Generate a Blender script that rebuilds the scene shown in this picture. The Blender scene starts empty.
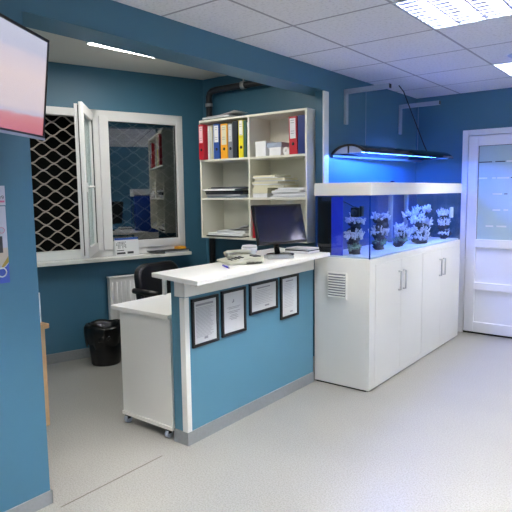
import bpy, bmesh, math, random
from math import sin, cos, pi, radians
from mathutils import Vector, Matrix
random.seed(7)
S = bpy.context.scene
COL = S.collection

# ------------------------------------------------------------------ camera
F, PITCH, ROLL, YAW, H = 555.05, 0.1135, -0.0130, 0.6619, 1.4389
cd = bpy.data.cameras.new('camera'); cam = bpy.data.objects.new('camera', cd); COL.objects.link(cam)
cd.sensor_width = 36; cd.sensor_fit = 'HORIZONTAL'; cd.lens = 36 * F / 512; cd.clip_start = .02
fw = Vector((-sin(YAW) * cos(PITCH), cos(YAW) * cos(PITCH), -sin(PITCH)))
rt = Vector((cos(YAW), sin(YAW), 0)); up = rt.cross(fw)
xr = rt * cos(ROLL) + up * sin(ROLL)
yr = up * cos(ROLL) - rt * sin(ROLL)
M3 = Matrix((xr, yr, -fw)).transposed()
cam.matrix_world = Matrix.Translation((0, 0, H)) @ M3.to_4x4()
S.camera = cam

# ------------------------------------------------------------------ world, view
w = bpy.data.worlds.new('world'); S.world = w; w.use_nodes = True
w.node_tree.nodes['Background'].inputs[0].default_value = (.002, .002, .003, 1)
w.node_tree.nodes['Background'].inputs[1].default_value = 1
S.view_settings.view_transform = 'Standard'; S.view_settings.look = 'None'
S.view_settings.gamma = 1; S.view_settings.use_curve_mapping = False
S.view_settings.exposure = 1.12
TUBE_POWER = 205.0      # emission of the ceiling fixture tubes
OFFICE_POWER = 8.0
BLUE_POWER = 76.0
FILL_GLOBE_POWER = 10.0  # strength of the added out-of-frame fill globes

# ------------------------------------------------------------------ materials
def lin(c):
    c = c / 255
    return c / 12.92 if c <= .04045 else ((c + .055) / 1.055) ** 2.4
def rgb(r, g, b): return (lin(r), lin(g), lin(b), 1)
def mat(name, col, rough=.5, metal=0, bump=0, bscale=200, var=0, vscale=8, emit=None, estr=0, spec=.5, coat=0):
    m = bpy.data.materials.new(name); m.use_nodes = True
    nt = m.node_tree; b = nt.nodes['Principled BSDF']
    b.inputs['Base Color'].default_value = col; b.inputs['Roughness'].default_value = rough
    b.inputs['Metallic'].default_value = metal; b.inputs['Specular IOR Level'].default_value = spec
    b.inputs['Coat Weight'].default_value = coat
    if emit: b.inputs['Emission Color'].default_value = emit; b.inputs['Emission Strength'].default_value = estr
    tc = nt.nodes.new('ShaderNodeTexCoord')
    if var:
        n = nt.nodes.new('ShaderNodeTexNoise'); n.inputs['Scale'].default_value = vscale; n.inputs['Detail'].default_value = 5
        nt.links.new(tc.outputs['Object'], n.inputs['Vector'])
        mx = nt.nodes.new('ShaderNodeMix'); mx.data_type = 'RGBA'; mx.blend_type = 'MULTIPLY'
        mx.inputs[0].default_value = 1; mx.inputs[6].default_value = col
        mr = nt.nodes.new('ShaderNodeMapRange'); mr.inputs[3].default_value = 1 - var; mr.inputs[4].default_value = 1 + var
        nt.links.new(n.outputs[0], mr.inputs[0]); nt.links.new(mr.outputs[0], mx.inputs[7])
        nt.links.new(mx.outputs[2], b.inputs['Base Color'])
    if bump:
        n2 = nt.nodes.new('ShaderNodeTexNoise'); n2.inputs['Scale'].default_value = bscale; n2.inputs['Detail'].default_value = 3
        nt.links.new(tc.outputs['Object'], n2.inputs['Vector'])
        bp = nt.nodes.new('ShaderNodeBump'); bp.inputs['Strength'].default_value = bump; bp.inputs['Distance'].default_value = .002
        nt.links.new(n2.outputs[0], bp.inputs['Height']); nt.links.new(bp.outputs[0], b.inputs['Normal'])
    return m
def glassmat(name, refl, tint=(1, 1, 1, 1)):
    m = bpy.data.materials.new(name); m.use_nodes = True; nt = m.node_tree; nt.nodes.clear()
    o = nt.nodes.new('ShaderNodeOutputMaterial'); mx = nt.nodes.new('ShaderNodeMixShader')
    t = nt.nodes.new('ShaderNodeBsdfTransparent'); g = nt.nodes.new('ShaderNodeBsdfGlossy')
    g.inputs['Roughness'].default_value = .01; t.inputs[0].default_value = tint
    mx.inputs[0].default_value = refl
    nt.links.new(t.outputs[0], mx.inputs[1]); nt.links.new(g.outputs[0], mx.inputs[2]); nt.links.new(mx.outputs[0], o.inputs[0])
    return m

PAINT = mat('blue_wall_paint', rgb(64, 111, 136), .45, bump=.15, bscale=120, var=.04, vscale=3)
PAINT2 = mat('blue_panel_paint', rgb(82, 132, 156), .5, var=.03, vscale=4)
WHITE = mat('white_laminate', rgb(236, 236, 232), .32, var=.015)
WHITE_D = mat('white_desk_laminate', rgb(232, 233, 230), .4, var=.015)
CREAM = mat('bookcase_cream_laminate', rgb(230, 229, 216), .4)
PVC = mat('white_pvc', rgb(232, 232, 232), .3)
DOORW = mat('white_door_plastic', rgb(236, 238, 244), .3)
SKIRT = mat('grey_vinyl_skirting', rgb(140, 145, 148), .55, var=.12, vscale=60)
BLACKP = mat('black_plastic', rgb(14, 14, 16), .35)
BLACKG = mat('black_gloss', rgb(8, 8, 12), .08)
BLACKF = mat('black_leather', rgb(13, 13, 14), .38, bump=.2)
BAG = mat('black_bin_bag', rgb(10, 10, 11), .3, bump=.6, bscale=25)
METAL = mat('brushed_metal', rgb(190, 192, 196), .3, metal=.9)
GREYM = mat('grey_painted_metal', rgb(160, 172, 190), .4)
GRILLE = mat('grille_grey_steel', rgb(180, 170, 160), .5, metal=.1)
CHROME = mat('mirror_reflector', rgb(170, 170, 182), .32, metal=1)
PAPER = mat('white_paper', rgb(236, 238, 240), .7)
PAPERG = mat('greyish_paper', rgb(205, 208, 212), .7)
PAPERC = mat('cream_paper', rgb(222, 218, 192), .7)
INK = mat('ink_grey', rgb(120, 122, 130), .7)
PRINT = mat('pale_print_ink', rgb(150, 152, 160), .7)
INKD = mat('ink_dark', rgb(60, 62, 70), .7)
PIPE = mat('dark_pipe', rgb(34, 36, 42), .35)
WOOD = mat('light_wood', rgb(170, 136, 96), .5, var=.15, vscale=14)
RED = mat('red_cover', rgb(186, 24, 44), .45)
NAVY = mat('navy_cover', rgb(20, 44, 112), .45)
BLUEC = mat('blue_cover', rgb(44, 82, 160), .45)
ORANGE = mat('orange_cover', rgb(240, 170, 40), .45)
YELLOW = mat('yellow_cover', rgb(238, 222, 40), .45)
GREYC = mat('grey_cover', rgb(128, 130, 138), .45)
DGREY = mat('charcoal_cover', rgb(40, 46, 56), .45)
GREENC = mat('green_cover', rgb(70, 110, 92), .45)
BEIGE = mat('beige_plastic', rgb(188, 190, 176), .45)
PINK = mat('pink_label', rgb(238, 196, 204), .6)
PURPLE = mat('violet_plastic', rgb(70, 60, 200), .35)
TEALRIM = mat('poster_blue', rgb(58, 84, 176), .5)
ROCK = mat('reef_rock', rgb(66, 70, 84), .9, bump=1, bscale=30, var=.35, vscale=20)
CORAL = mat('pale_coral', rgb(225, 232, 245), .8, bump=.8, bscale=60, var=.35, vscale=30)
CORALG = mat('green_coral', rgb(120, 160, 150), .8, bump=.8, bscale=60, var=.4, vscale=30)
SAND = mat('coral_sand', rgb(210, 222, 236), .9, bump=.8, bscale=80)
TANKBACK = mat('blue_tank_film', rgb(30, 72, 150), .5)
TANKBLUE = mat('bright_blue_acrylic', rgb(40, 60, 220), .35)
GLASS = glassmat('tank_glass', .05, (.86, .90, .94, 1))
WGLASS = glassmat('window_glass', .30, (.55, .6, .6, 1))
SGLASS = glassmat('sash_pane_glass', .10, (.9, .95, .95, 1))
PALEW = mat('pale_bounce_paint', rgb(232, 232, 226), .6)
OUTSIDE = mat('night_black', (.003, .003, .003, 1), .9)
SILVERE = mat('glass_edge', rgb(24, 60, 130), .2)

# frosted door glass
FROST = mat('frosted_glass', rgb(176, 200, 204), .35, var=.04, vscale=2)
# emitting materials
TUBE = mat('fluorescent_tube', (1, 1, 1, 1), emit=(1, .95, .89, 1), estr=TUBE_POWER)
FILL_GLOBE = mat('fill_globe_glow', (1, 1, 1, 1), emit=(1, .95, .89, 1), estr=FILL_GLOBE_POWER)
PANEL = mat('office_light_diffuser', (1, 1, 1, 1), emit=(1, .96, .88, 1), estr=OFFICE_POWER)
BLUET = mat('blue_actinic_tube', (1, 1, 1, 1), emit=(.035, .15, 1, 1), estr=BLUE_POWER)
WHITET = mat('cool_white_tube', (1, 1, 1, 1), emit=(.35, .62, 1, 1), estr=14)

# floor: speckled vinyl
FLOOR = bpy.data.materials.new('speckled_grey_vinyl'); FLOOR.use_nodes = True
nt = FLOOR.node_tree; b = nt.nodes['Principled BSDF']; b.inputs['Roughness'].default_value = .33
b.inputs['Specular IOR Level'].default_value = .4
tc = nt.nodes.new('ShaderNodeTexCoord')
n1 = nt.nodes.new('ShaderNodeTexNoise'); n1.inputs['Scale'].default_value = 130; n1.inputs['Detail'].default_value = 2
n2 = nt.nodes.new('ShaderNodeTexNoise'); n2.inputs['Scale'].default_value = 2.2; n2.inputs['Detail'].default_value = 6
for n in (n1, n2): nt.links.new(tc.outputs['Object'], n.inputs['Vector'])
cr = nt.nodes.new('ShaderNodeValToRGB'); cr.color_ramp.elements[0].position = .34; cr.color_ramp.elements[0].color = rgb(141, 141, 136)
cr.color_ramp.elements[1].position = .62; cr.color_ramp.elements[1].color = rgb(162, 161, 156)
nt.links.new(n1.outputs[0], cr.inputs[0])
mr = nt.nodes.new('ShaderNodeMapRange'); mr.inputs[3].default_value = .93; mr.inputs[4].default_value = 1.07; nt.links.new(n2.outputs[0], mr.inputs[0])
mx = nt.nodes.new('ShaderNodeMix'); mx.data_type = 'RGBA'; mx.blend_type = 'MULTIPLY'; mx.inputs[0].default_value = 1
nt.links.new(cr.outputs[0], mx.inputs[6]); nt.links.new(mr.outputs[0], mx.inputs[7]); nt.links.new(mx.outputs[2], b.inputs['Base Color'])

# suspended ceiling: 0.6 m tiles with a T-bar grid
GX, GY = -1.248, 2.745
CEIL = bpy.data.materials.new('mineral_ceiling_tiles'); CEIL.use_nodes = True
nt = CEIL.node_tree; b = nt.nodes['Principled BSDF']; b.inputs['Roughness'].default_value = .85
tc = nt.nodes.new('ShaderNodeTexCoord'); sp = nt.nodes.new('ShaderNodeSeparateXYZ'); nt.links.new(tc.outputs['Object'], sp.inputs[0])
def mth(op, a, b_=None):
    n = nt.nodes.new('ShaderNodeMath'); n.operation = op
    for i, v in enumerate((a, b_)):
        if v is None: continue
        if isinstance(v, (int, float)): n.inputs[i].default_value = v
        else: nt.links.new(v, n.inputs[i])
    return n.outputs[0]
def line(o, off, hw):
    fr = mth('FRACT', mth('DIVIDE', mth('SUBTRACT', o, off - 60), .6))
    d = mth('MINIMUM', fr, mth('SUBTRACT', 1.0, fr))
    return mth('LESS_THAN', d, hw)
wide = mth('MAXIMUM', line(sp.outputs[0], GX, .014), line(sp.outputs[1], GY, .014))
n1 = nt.nodes.new('ShaderNodeTexNoise'); n1.inputs['Scale'].default_value = 60; n1.inputs['Detail'].default_value = 4
nt.links.new(tc.outputs['Object'], n1.inputs['Vector'])
cr = nt.nodes.new('ShaderNodeValToRGB'); cr.color_ramp.elements[0].position = .3; cr.color_ramp.elements[0].color = rgb(206, 206, 210)
cr.color_ramp.elements[1].position = .5; cr.color_ramp.elements[1].color = rgb(226, 226, 230)
nt.links.new(n1.outputs[0], cr.inputs[0])
mx = nt.nodes.new('ShaderNodeMix'); mx.data_type = 'RGBA'; nt.links.new(wide, mx.inputs[0]); nt.links.new(cr.outputs[0], mx.inputs[6])
mx.inputs[7].default_value = rgb(160, 160, 166); nt.links.new(mx.outputs[2], b.inputs['Base Color'])
OCEIL = mat('office_ceiling_paint', rgb(214, 212, 204), .8)

# TV picture: lilac sky fading to pink over a red horizon
SCREEN = bpy.data.materials.new('tv_picture'); SCREEN.use_nodes = True
nt = SCREEN.node_tree; b = nt.nodes['Principled BSDF']; b.inputs['Roughness'].default_value = .25
tc = nt.nodes.new('ShaderNodeTexCoord'); sp = nt.nodes.new('ShaderNodeSeparateXYZ'); nt.links.new(tc.outputs['Object'], sp.inputs[0])
ns = nt.nodes.new('ShaderNodeTexNoise'); ns.inputs['Scale'].default_value = 9; ns.inputs['Detail'].default_value = 5
mp = nt.nodes.new('ShaderNodeMapping'); mp.inputs['Scale'].default_value = (1, 1, 5)
nt.links.new(tc.outputs['Object'], mp.inputs[0]); nt.links.new(mp.outputs[0], ns.inputs['Vector'])
zz = mth('ADD', mth('DIVIDE', sp.outputs[2], .39), mth('MULTIPLY', mth('SUBTRACT', ns.outputs[0], .5), .07))
zz = mth('SUBTRACT', zz, mth('MULTIPLY', sp.outputs[0], .10))
cr = nt.nodes.new('ShaderNodeValToRGB'); e = cr.color_ramp.elements
e[0].position = 0; e[0].color = rgb(206, 120, 128); e[1].position = 1; e[1].color = rgb(212, 214, 232)
for p_, c_ in ((.10, (216, 134, 138)), (.17, (220, 150, 156)), (.20, (206, 200, 218)), (.25, (228, 214, 220)), (.55, (240, 222, 224)), (.74, (226, 216, 230)), (.80, (206, 208, 230))):
    x = e.new(p_); x.color = rgb(*c_)
nt.links.new(zz, cr.inputs[0]); nt.links.new(cr.outputs[0], b.inputs['Emission Color']); b.inputs['Emission Strength'].default_value = .38
b.inputs['Base Color'].default_value = (.01, .01, .01, 1)

# ------------------------------------------------------------------ mesh helpers
class MB:
    def __init__(s): s.bm = bmesh.new()
    def box(s, x0, x1, y0, y1, z0, z1, M=None):
        x0, x1 = min(x0, x1), max(x0, x1); y0, y1 = min(y0, y1), max(y0, y1); z0, z1 = min(z0, z1), max(z0, z1)
        return s.prism([(x0, y0), (x1, y0), (x1, y1), (x0, y1)], z0, z1, M)
    def prism(s, poly, z0, z1, M=None, smooth=False):
        a = [s.bm.verts.new((x, y, z0)) for x, y in poly]; c = [s.bm.verts.new((x, y, z1)) for x, y in poly]
        n = len(poly); fs = [s.bm.faces.new(a[::-1]), s.bm.faces.new(c)]
        for i in range(n):
            f = s.bm.faces.new((a[i], a[(i + 1) % n], c[(i + 1) % n], c[i])); f.smooth = smooth
        if M is not None: bmesh.ops.transform(s.bm, matrix=M, verts=a + c)
        return s
    def lathe(s, prof, n=24, M=None, smooth=True):
        rings = []; vs = []
        for r, z in prof:
            if r < 1e-6: v = [s.bm.verts.new((0, 0, z))]
            else: v = [s.bm.verts.new((r * cos(2 * pi * i / n), r * sin(2 * pi * i / n), z)) for i in range(n)]
            rings.append(v); vs += v
        for a, c in zip(rings, rings[1:]):
            for i in range(n):
                j = (i + 1) % n
                if len(a) == 1 and len(c) == 1: continue
                if len(a) == 1: f = s.bm.faces.new((a[0], c[i], c[j])) if 1 else None
                elif len(c) == 1: f = s.bm.faces.new((a[i], a[j], c[0]))
                else: f = s.bm.faces.new((a[i], a[j], c[j], c[i]))
                f.smooth = smooth
        if M is not None: bmesh.ops.transform(s.bm, matrix=M, verts=vs)
        return s
    def tube(s, pts, r, n=8, closed=False, cap=True):
        pts = [Vector(p) for p in pts]; rings = []
        rr = r if isinstance(r, (list, tuple)) else [r] * len(pts)
        prevu = None
        for i, p in enumerate(pts):
            a = pts[max(i - 1, 0)]; c = pts[min(i + 1, len(pts) - 1)]
            if closed: a = pts[i - 1]; c = pts[(i + 1) % len(pts)]
            t = (c - a).normalized()
            u = prevu - t * prevu.dot(t) if prevu is not None else t.orthogonal()
            u.normalize(); prevu = u; v = t.cross(u)
            rings.append([s.bm.verts.new(p + (u * cos(2 * pi * k / n) + v * sin(2 * pi * k / n)) * rr[i]) for k in range(n)])
        m = len(rings)
        for i in range(m if closed else m - 1):
            a, c = rings[i], rings[(i + 1) % m]
            for k in range(n):
                f = s.bm.faces.new((a[k], a[(k + 1) % n], c[(k + 1) % n], c[k])); f.smooth = True
        if cap and not closed: s.bm.faces.new(rings[0][::-1]); s.bm.faces.new(rings[-1])
        return s
    def blob(s, c, r, sub=2, amp=.3, sc=(1, 1, 1), seed=0):
        rnd = random.Random(seed)
        res = bmesh.ops.create_icosphere(s.bm, subdivisions=sub, radius=1)
        ph = [rnd.uniform(0, 6) for _ in range(6)]
        for v in res['verts']:
            p = v.co.copy()
            d = 1 + amp * (sin(5 * p.x + ph[0]) * sin(5 * p.y + ph[1]) + .6 * sin(9 * p.z + ph[2]) * sin(8 * p.x + ph[3])) + rnd.uniform(-amp, amp) * .35
            v.co = Vector(c) + Vector((p.x * r * sc[0] * d, p.y * r * sc[1] * d, p.z * r * sc[2] * d))
            for f in v.link_faces: f.smooth = True
        return s
    def build(s, name, m, parent=None, bevel=0, loc=None, rot=None):
        bmesh.ops.recalc_face_normals(s.bm, faces=s.bm.faces[:])
        me = bpy.data.meshes.new(name); s.bm.to_mesh(me); s.bm.free(); me.materials.append(m)
        o = bpy.data.objects.new(name, me); COL.objects.link(o)
        if parent: o.parent = parent
        if loc: o.location = loc
        if rot: o.rotation_euler = rot
        if bevel:
            bv = o.modifiers.new('bevel', 'BEVEL'); bv.width = bevel; bv.segments = 2; bv.limit_method = 'ANGLE'
        return o
def tag(o, label=None, cat=None, group=None, kind=None):
    if label: o['label'] = label
    if cat: o['category'] = cat
    if group: o['group'] = group
    if kind: o['kind'] = kind
    return o
def thing(name, label, cat, loc=(0, 0, 0), rz=0, group=None):
    o = bpy.data.objects.new(name, None); COL.objects.link(o); o.empty_display_size = .1
    o.location = loc; o.rotation_euler = (0, 0, rz)
    return tag(o, label, cat, group)
def struct(name, mb, m, parent=None, bevel=0, loc=None, rot=None):
    o = mb.build(name, m, parent, bevel, loc, rot)
    if parent is None: o['kind'] = 'structure'
    return o
def B(*a): return MB().box(*a)
def copy_tree(o, parent=None):
    c = o.copy(); COL.objects.link(c); c.parent = parent
    for ch in list(o.children): copy_tree(ch, c)
    return c

# ------------------------------------------------------------------ room shell
XW = -2.289            # face of the wall the aquarium, beam and counter line up with
HC, HO = 2.384, 2.53   # ceilings: waiting room, office
XR, YB, YD, YK = 2.3, -1.6, 5.676, 4.06
TH = -.3; WX = -4.12   # window wall
WD = Vector((-sin(TH), cos(TH), 0)); WN = Vector((cos(TH), sin(TH), 0))
def wpt(s, out=0, z=0): p = Vector((WX, 3, 0)) + WD * s + WN * out; return (p.x, p.y, z)
WROT = (0, 0, -TH * -1 + 0)
# local frame of the window wall: x = into room (WN), y = along wall (WD)
WZ = TH

struct('floor', B(-5.6, XR, YB, YD + .1, -.1, 0), FLOOR)
struct('ceiling', MB().box(XW - .02, XR, YB, 2.745, HC, HC + .05).box(XW - .02, GX, 2.745, 3.345, HC, HC + .05)
       .box(GX + .6, XR, 2.745, 3.345, HC, HC + .05).box(XW - .02, XR, 3.345, 4.545, HC, HC + .05)
       .box(XW - .02, GX, 4.545, 5.145, HC, HC + .05).box(GX + .6, XR, 4.545, 5.145, HC, HC + .05).box(XW - .02, XR, 5.145, YD + .1, HC, HC + .05), CEIL)
struct('ceiling_office', B(-5.4, XW - .2, .2, YK, HO, HO + .05), OCEIL)
struct('wall_left', B(XW - .12, XW, YB, 1.342, 0, 2.22), PAINT)
struct('wall_aquarium', B(XW - .066, XW, 3.80, YD, 0, 2.22), PAINT)
struct('beam', B(XW - .2, XW, YB, YD, 2.22, 2.60), PAINT)
struct('wall_far', B(-4.2, XW - .07, YK, YK + .1, 0, HO + .05), PAINT)
struct('wall_door', MB().box(XW, -1.80, YD, YD + .1, 0, HC).box(-1.80, -.78, YD, YD + .1, 2.02, HC).box(-.78, XR, YD, YD + .1, 0, HC), PAINT)
struct('wall_right', B(XR, XR + .1, YB, YD, 0, HC), PAINT)
struct('wall_behind', B(XW - .2, XR, YB - .1, YB, 0, HC), PALEW)  # unseen wall, painted pale to bounce light back into the room
struct('wall_office', B(-5.6, XW - .12, .1, .2, 0, HO + .05), PAINT)

# window wall with an opening
S0, S1, ZB, ZT = -.76, .87, .89, 2.17
wl = MB().box(-.2, 0, -2.95, S0, 0, HO + .05).box(-.2, 0, S1, 1.22, 0, HO + .05).box(-.2, 0, S0, S1, 0, ZB).box(-.2, 0, S0, S1, ZT, HO + .05)
struct('wall_window', wl, PAINT, loc=(WX, 3, 0), rot=(0, 0, WZ))
bb = MB().box(0, .012, -2.9, 1.08, 0, .085)
struct('baseboard_window', bb, SKIRT, loc=(WX, 3, 0), rot=(0, 0, WZ))
struct('baseboard_left', MB().box(XW, XW + .008, YB, 1.350, 0, .065).box(XW - .12, XW + .008, 1.342, 1.350, 0, .065), SKIRT)
struct('baseboard_door', B(-.76, XR, YD - .01, YD, 0, .08), SKIRT)
struct('trim_1', B(XW + .0005, XW + .014, 3.800, 3.874, 0, 2.215), WHITE, bevel=.002)
struct('trim_2', MB().prism([(-2.221, 1.35), (-2.217, 1.35), (-2.217, 1.98), (-2.221, 1.98)], 0, .0015), mat('floor_weld_line', rgb(120, 112, 104), .5))

# window frame
win = tag(bpy.data.objects.new('window_1', None), kind='structure'); COL.objects.link(win)
win.location = (WX, 3, 0); win.rotation_euler = (0, 0, WZ)
fr = MB()
fr.box(-.06, .015, S0, S1, ZT - .065, ZT).box(-.06, .015, S0, S1, ZB, ZB + .075)
fr.box(-.06, .015, S0, S0 + .06, ZB, ZT).box(-.06, .015, S1 - .05, S1, ZB, ZT).box(-.06, .015, -.06, .055, ZB, ZT)
fr.build('window_frame', PVC, win, .004)
fs = MB()
fs.box(-.05, .028, .055, .138, ZB + .06, ZT - .05).box(-.05, .028, .80, .84, ZB + .06, ZT - .05)
fs.box(-.05, .028, .138, .80, ZT - .09, ZT - .05).box(-.05, .028, .138, .80, ZB + .06, 1.02)
fs.build('fixed_sash', PVC, win, .003)
MB().box(-.012, -.008, .138, .80, 1.02, ZT - .09).build('window_glass', WGLASS, win)
MB().box(-.007, -.004, .138, .144, 1.02, ZT - .09).box(-.007, -.004, .794, .80, 1.02, ZT - .09).box(-.007, -.004, .138, .8, 1.02, 1.026).box(-.007, -.004, .138, .8, ZT - .096, ZT - .09).build('glazing_gasket', BLACKP, win)
# steel concertina grille outside the glass
g = MB(); P = .117; L = .182; A = P * .25
def wave(s0, s1):
    k = 0
    z = ZB + .03
    while z < ZT + .03:
        ph = pi if k % 2 else 0
        n = int((s1 - s0) / L * 8)
        pts = [(-.13, s0 + (s1 - s0) * i / n, max(ZB + .005, min(ZT - .005, z + A * .93 * cos(2 * pi * (s1 - s0) * i / n / L + ph)))) for i in range(n + 1)]
        g.tube(pts, .0060, 6); z += P / 2; k += 1
wave(S0 + .005, S1 - .005)
g.build('security_grille', GRILLE, win)
struct('window_sill', B(-.19, .13, S0, .875, ZB - .032, ZB - .002), WHITE, win, .004)
# inner sash swung open into the office
sash = bpy.data.objects.new('open_sash', None); COL.objects.link(sash); sash.parent = win
# world hinge (-4.05,2.93) -> free (-3.63,2.53)
hp = Vector((-4.05, 2.93, 0)); fp = Vector((-3.63, 2.53, 0)); dd = (fp - hp)
Wm = Matrix.Translation((WX, 3, 0)) @ Matrix.Rotation(WZ, 4, 'Z')
hl = Wm.inverted() @ hp; dl = (Wm.inverted().to_3x3() @ dd)
sash.location = hl; sash.rotation_euler = (0, 0, math.atan2(dl.y, dl.x)); LS = dd.length
sm = MB(); z0, z1 = .955, 2.13
sm.box(0, .07, 0, .03, z0, z1).box(LS - .07, LS, 0, .03, z0, z1).box(.07, LS - .07, 0, .03, z0, z0 + .075).box(.07, LS - .07, 0, .03, z1 - .075, z1)
sm.build('sash_frame', PVC, sash, .004)
sm = MB(); a, b_ = .012, LS - .012
sm.box(a, .06, -.034, -.008, z0 + .012, z1 - .012).box(b_ - .05, b_, -.034, -.008, z0 + .012, z1 - .012).box(.06, b_ - .05, -.034, -.008, z0 + .012, z0 + .06).box(.06, b_ - .05, -.034, -.008, z1 - .06, z1 - .012)
sm.build('sash_rebate', PVC, sash, .003)
MB().box(.02, LS - .02, -.0085, .0005, z0 + .02, z0 + .03).box(.02, LS - .02, -.0085, .0005, z1 - .03, z1 - .02).box(LS - .03, LS - .016, -.0085, .0005, z0 + .02, z1 - .02).build('sash_seal', BLACKP, sash)
MB().box(.06, LS - .06, .004, .008, z0 + .06, z1 - .06).build('sash_glass', SGLASS, sash)
MB().box(.068, .074, .024, .031, z0 + .073, z1 - .073).box(LS - .074, LS - .068, .024, .031, z0 + .073, z1 - .073).build('sash_gasket', BLACKP, sash)
hm = MB(); hm.box(LS - .052, LS - .022, .03, .04, 1.46, 1.53).tube([(LS - .037, .035, 1.50), (LS - .037, .068, 1.50), (LS - .06, .075, 1.50), (LS - .16, .075, 1.50)], .009, 8)
hm.build('sash_handle', PVC, sash, 0)
# black sheet standing in for the night darkness outside
struct('night_backdrop', B(-.75, -.70, -1.3, 1.5, .4, 2.6), OUTSIDE, loc=(WX, 3, 0), rot=(0, 0, WZ))

# door
door = tag(bpy.data.objects.new('door_1', None), kind='structure'); COL.objects.link(door); door.location = (-1.80, YD, 0)
MB().box(0, .055, -.03, .07, 0, 2.02).box(.965, 1.02, -.03, .07, 0, 2.02).box(.055, .965, -.03, .07, 1.965, 2.02).build('door_frame', DOORW, door, .004)
lf = MB(); y0, y1 = -.035, .03
lf.box(.062, .155, y0, y1, .022, 1.958).box(.865, .958, y0, y1, .022, 1.958)
for za, zb in ((.022, .125), (.452, .525), (.875, .955), (1.862, 1.958)): lf.box(.155, .865, y0, y1, za, zb)
leaf = lf.build('door_leaf', DOORW, door, .004)
MB().box(.155, .865, -.008, .014, .125, .452).build('lower_panel', DOORW, door)
MB().box(.155, .865, -.008, .014, .525, .875).build('lower_panel', DOORW, door)
MB().box(.155, .865, -.012, -.004, .955, 1.862).build('frosted_pane', FROST, door)
MB().box(.155, .159, -.022, -.012, .955, 1.862).box(.155, .865, -.022, -.012, 1.858, 1.862).build('pane_gasket', INK, door)
dw = MB(); dk = MB()
def dash(mb, xa, xb, z, h): mb.box(xa, xb, -.0145, -.012, z - h / 2, z + h / 2)
rr_ = random.Random(3)
for z, xs in ((1.705, ((.16, .28, 0), (.31, .40, 0), (.41, .47, 1), (.5, .6, 0), (.62, .7, 1), (.72, .84, 0))),
              (1.55, ((.162, .24, 1), (.285, .32, 1), (.33, .44, 1), (.455, .47, 0), (.5, .66, 1), (.7, .82, 1))),
              (1.397, ((.295, .38, 1), (.40, .43, 0), (.5, .7, 1))), (1.243, ((.30, .37, 1), (.40, .44, 1), (.52, .75, 1))),
              (1.086, ((.24, .31, 1), (.34, .43, 1), (.5, .68, 1)))):
    for xa, xb, wht in xs: dash(dw if wht else dk, xa, xb, z, .016 if wht else .009)
dw.build('clear_dash', PAPER, door); dk.build('clear_dash', INKD, door)
MB().box(.055, .965, -.02, .06, .002, .018).build('threshold', BLACKP, door)

# ------------------------------------------------------------------ ceiling fixtures
def troffer(label, x, y):
    t = thing('ceiling_light', label, 'ceiling light', (x, y, HC), 0, 'recessed louvre lights in the tiled ceiling')
    h = .11
    f = MB().box(0, .012, 0, .6, -.004, h).box(.588, .6, 0, .6, -.004, h).box(.012, .588, 0, .012, -.004, h).box(.012, .588, .588, .6, -.004, h)
    f.box(0, .6, 0, .6, h, h + .004)
    f.build('housing', GREYM, t)
    lv = MB()
    for i in range(1, 4): lv.box(.6 * i / 4 - .006, .6 * i / 4 + .006, .012, .588, .0, .055)
    # curved cross blades: V section
    for c in range(4):
        xa, xb = .15 * c + .010, .15 * c + .140
        for j in range(1, 10):
            yy = .06 * j
            lv.prism([(yy - .011, .0), (yy + .011, .0), (yy + .002, .055), (yy - .002, .055)], xa, xb,
                     Matrix(((0, 0, 1, 0), (1, 0, 0, 0), (0, 1, 0, 0), (0, 0, 0, 1))))
    lv.build('louvre', CHROME, t)
    for c in range(4):
        MB().tube([(.075 + .15 * c, .02, .082), (.075 + .15 * c, .58, .082)], .011, 10).build('fluorescent_tube', TUBE, t)
    return t
tr0 = troffer('large square louvre light recessed at the top right edge of the tiled ceiling', GX, 2.745)
tr1 = copy_tree(tr0); tr1.location = (GX, 4.545, HC); tr1['label'] = 'far small-looking louvre light near the door, beyond the round ceiling disc'
for x, y in ((.552, 2.745), (.552, -.255), (GX, .345), (.552, 4.545), (GX, -1.155), (GX, 1.545), (.552, 1.545)):
    # unseen fixtures added to raise the brightness (surface-mounted under the tiles)
    c = copy_tree(tr0); c.location = (x, y, HC - .115); c['label'] = 'added unseen louvre light of the same kind, brightening the room from outside the frame'
for x, y in ((1.0, 2.4), (1.0, -.2), (1.3, 4.6)):  # unseen globes added only to lift the room's brightness
    gb = thing('fill_globe', 'unseen opal fill globe added below the ceiling outside the frame', 'ceiling light', (x, y, HC), 0, 'added unseen opal fill globes outside the frame')
    MB().tube([(0, 0, 0), (0, 0, -.16)], .008, 8).build('fill_globe_stem', METAL, gb)
    MB().lathe([(0, -.40)] + [(.12 * sin(pi * i / 16), -.28 - .12 * cos(pi * i / 16)) for i in range(1, 16)] + [(0, -.16)], 24).build('fill_globe_ball', FILL_GLOBE, gb)
sd = thing('ceiling_disc', 'small round grey disc on the tiled ceiling between the two louvre lights', 'smoke detector', (-1.02, 4.34, HC))
MB().lathe([(0, -.014), (.05, -.013), (.062, -.006), (.065, 0)], 28).build('disc_cover', GREYM, sd)
MB().lathe([(0, -.022), (.02, -.021), (.024, -.013)], 18).build('disc_centre', INK, sd)

ol = thing('office_ceiling_light', 'long glowing white panel light on the office ceiling behind the blue beam', 'ceiling light', (-3.435, 2.485, HO))
MB().box(0, .60, 0, .60, -.03, 0).build('housing', PVC, ol)
MB().box(.01, .59, .01, .59, -.034, -.03).build('diffuser', PANEL, ol)
ol.rotation_euler = (0, 0, -.09)
ol2 = copy_tree(ol); ol2.location = (-3.35, 1.0, HO); ol2['label'] = 'unseen second panel light added on the office ceiling, behind the partition wall'  # hidden panel added for more brightness

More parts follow.
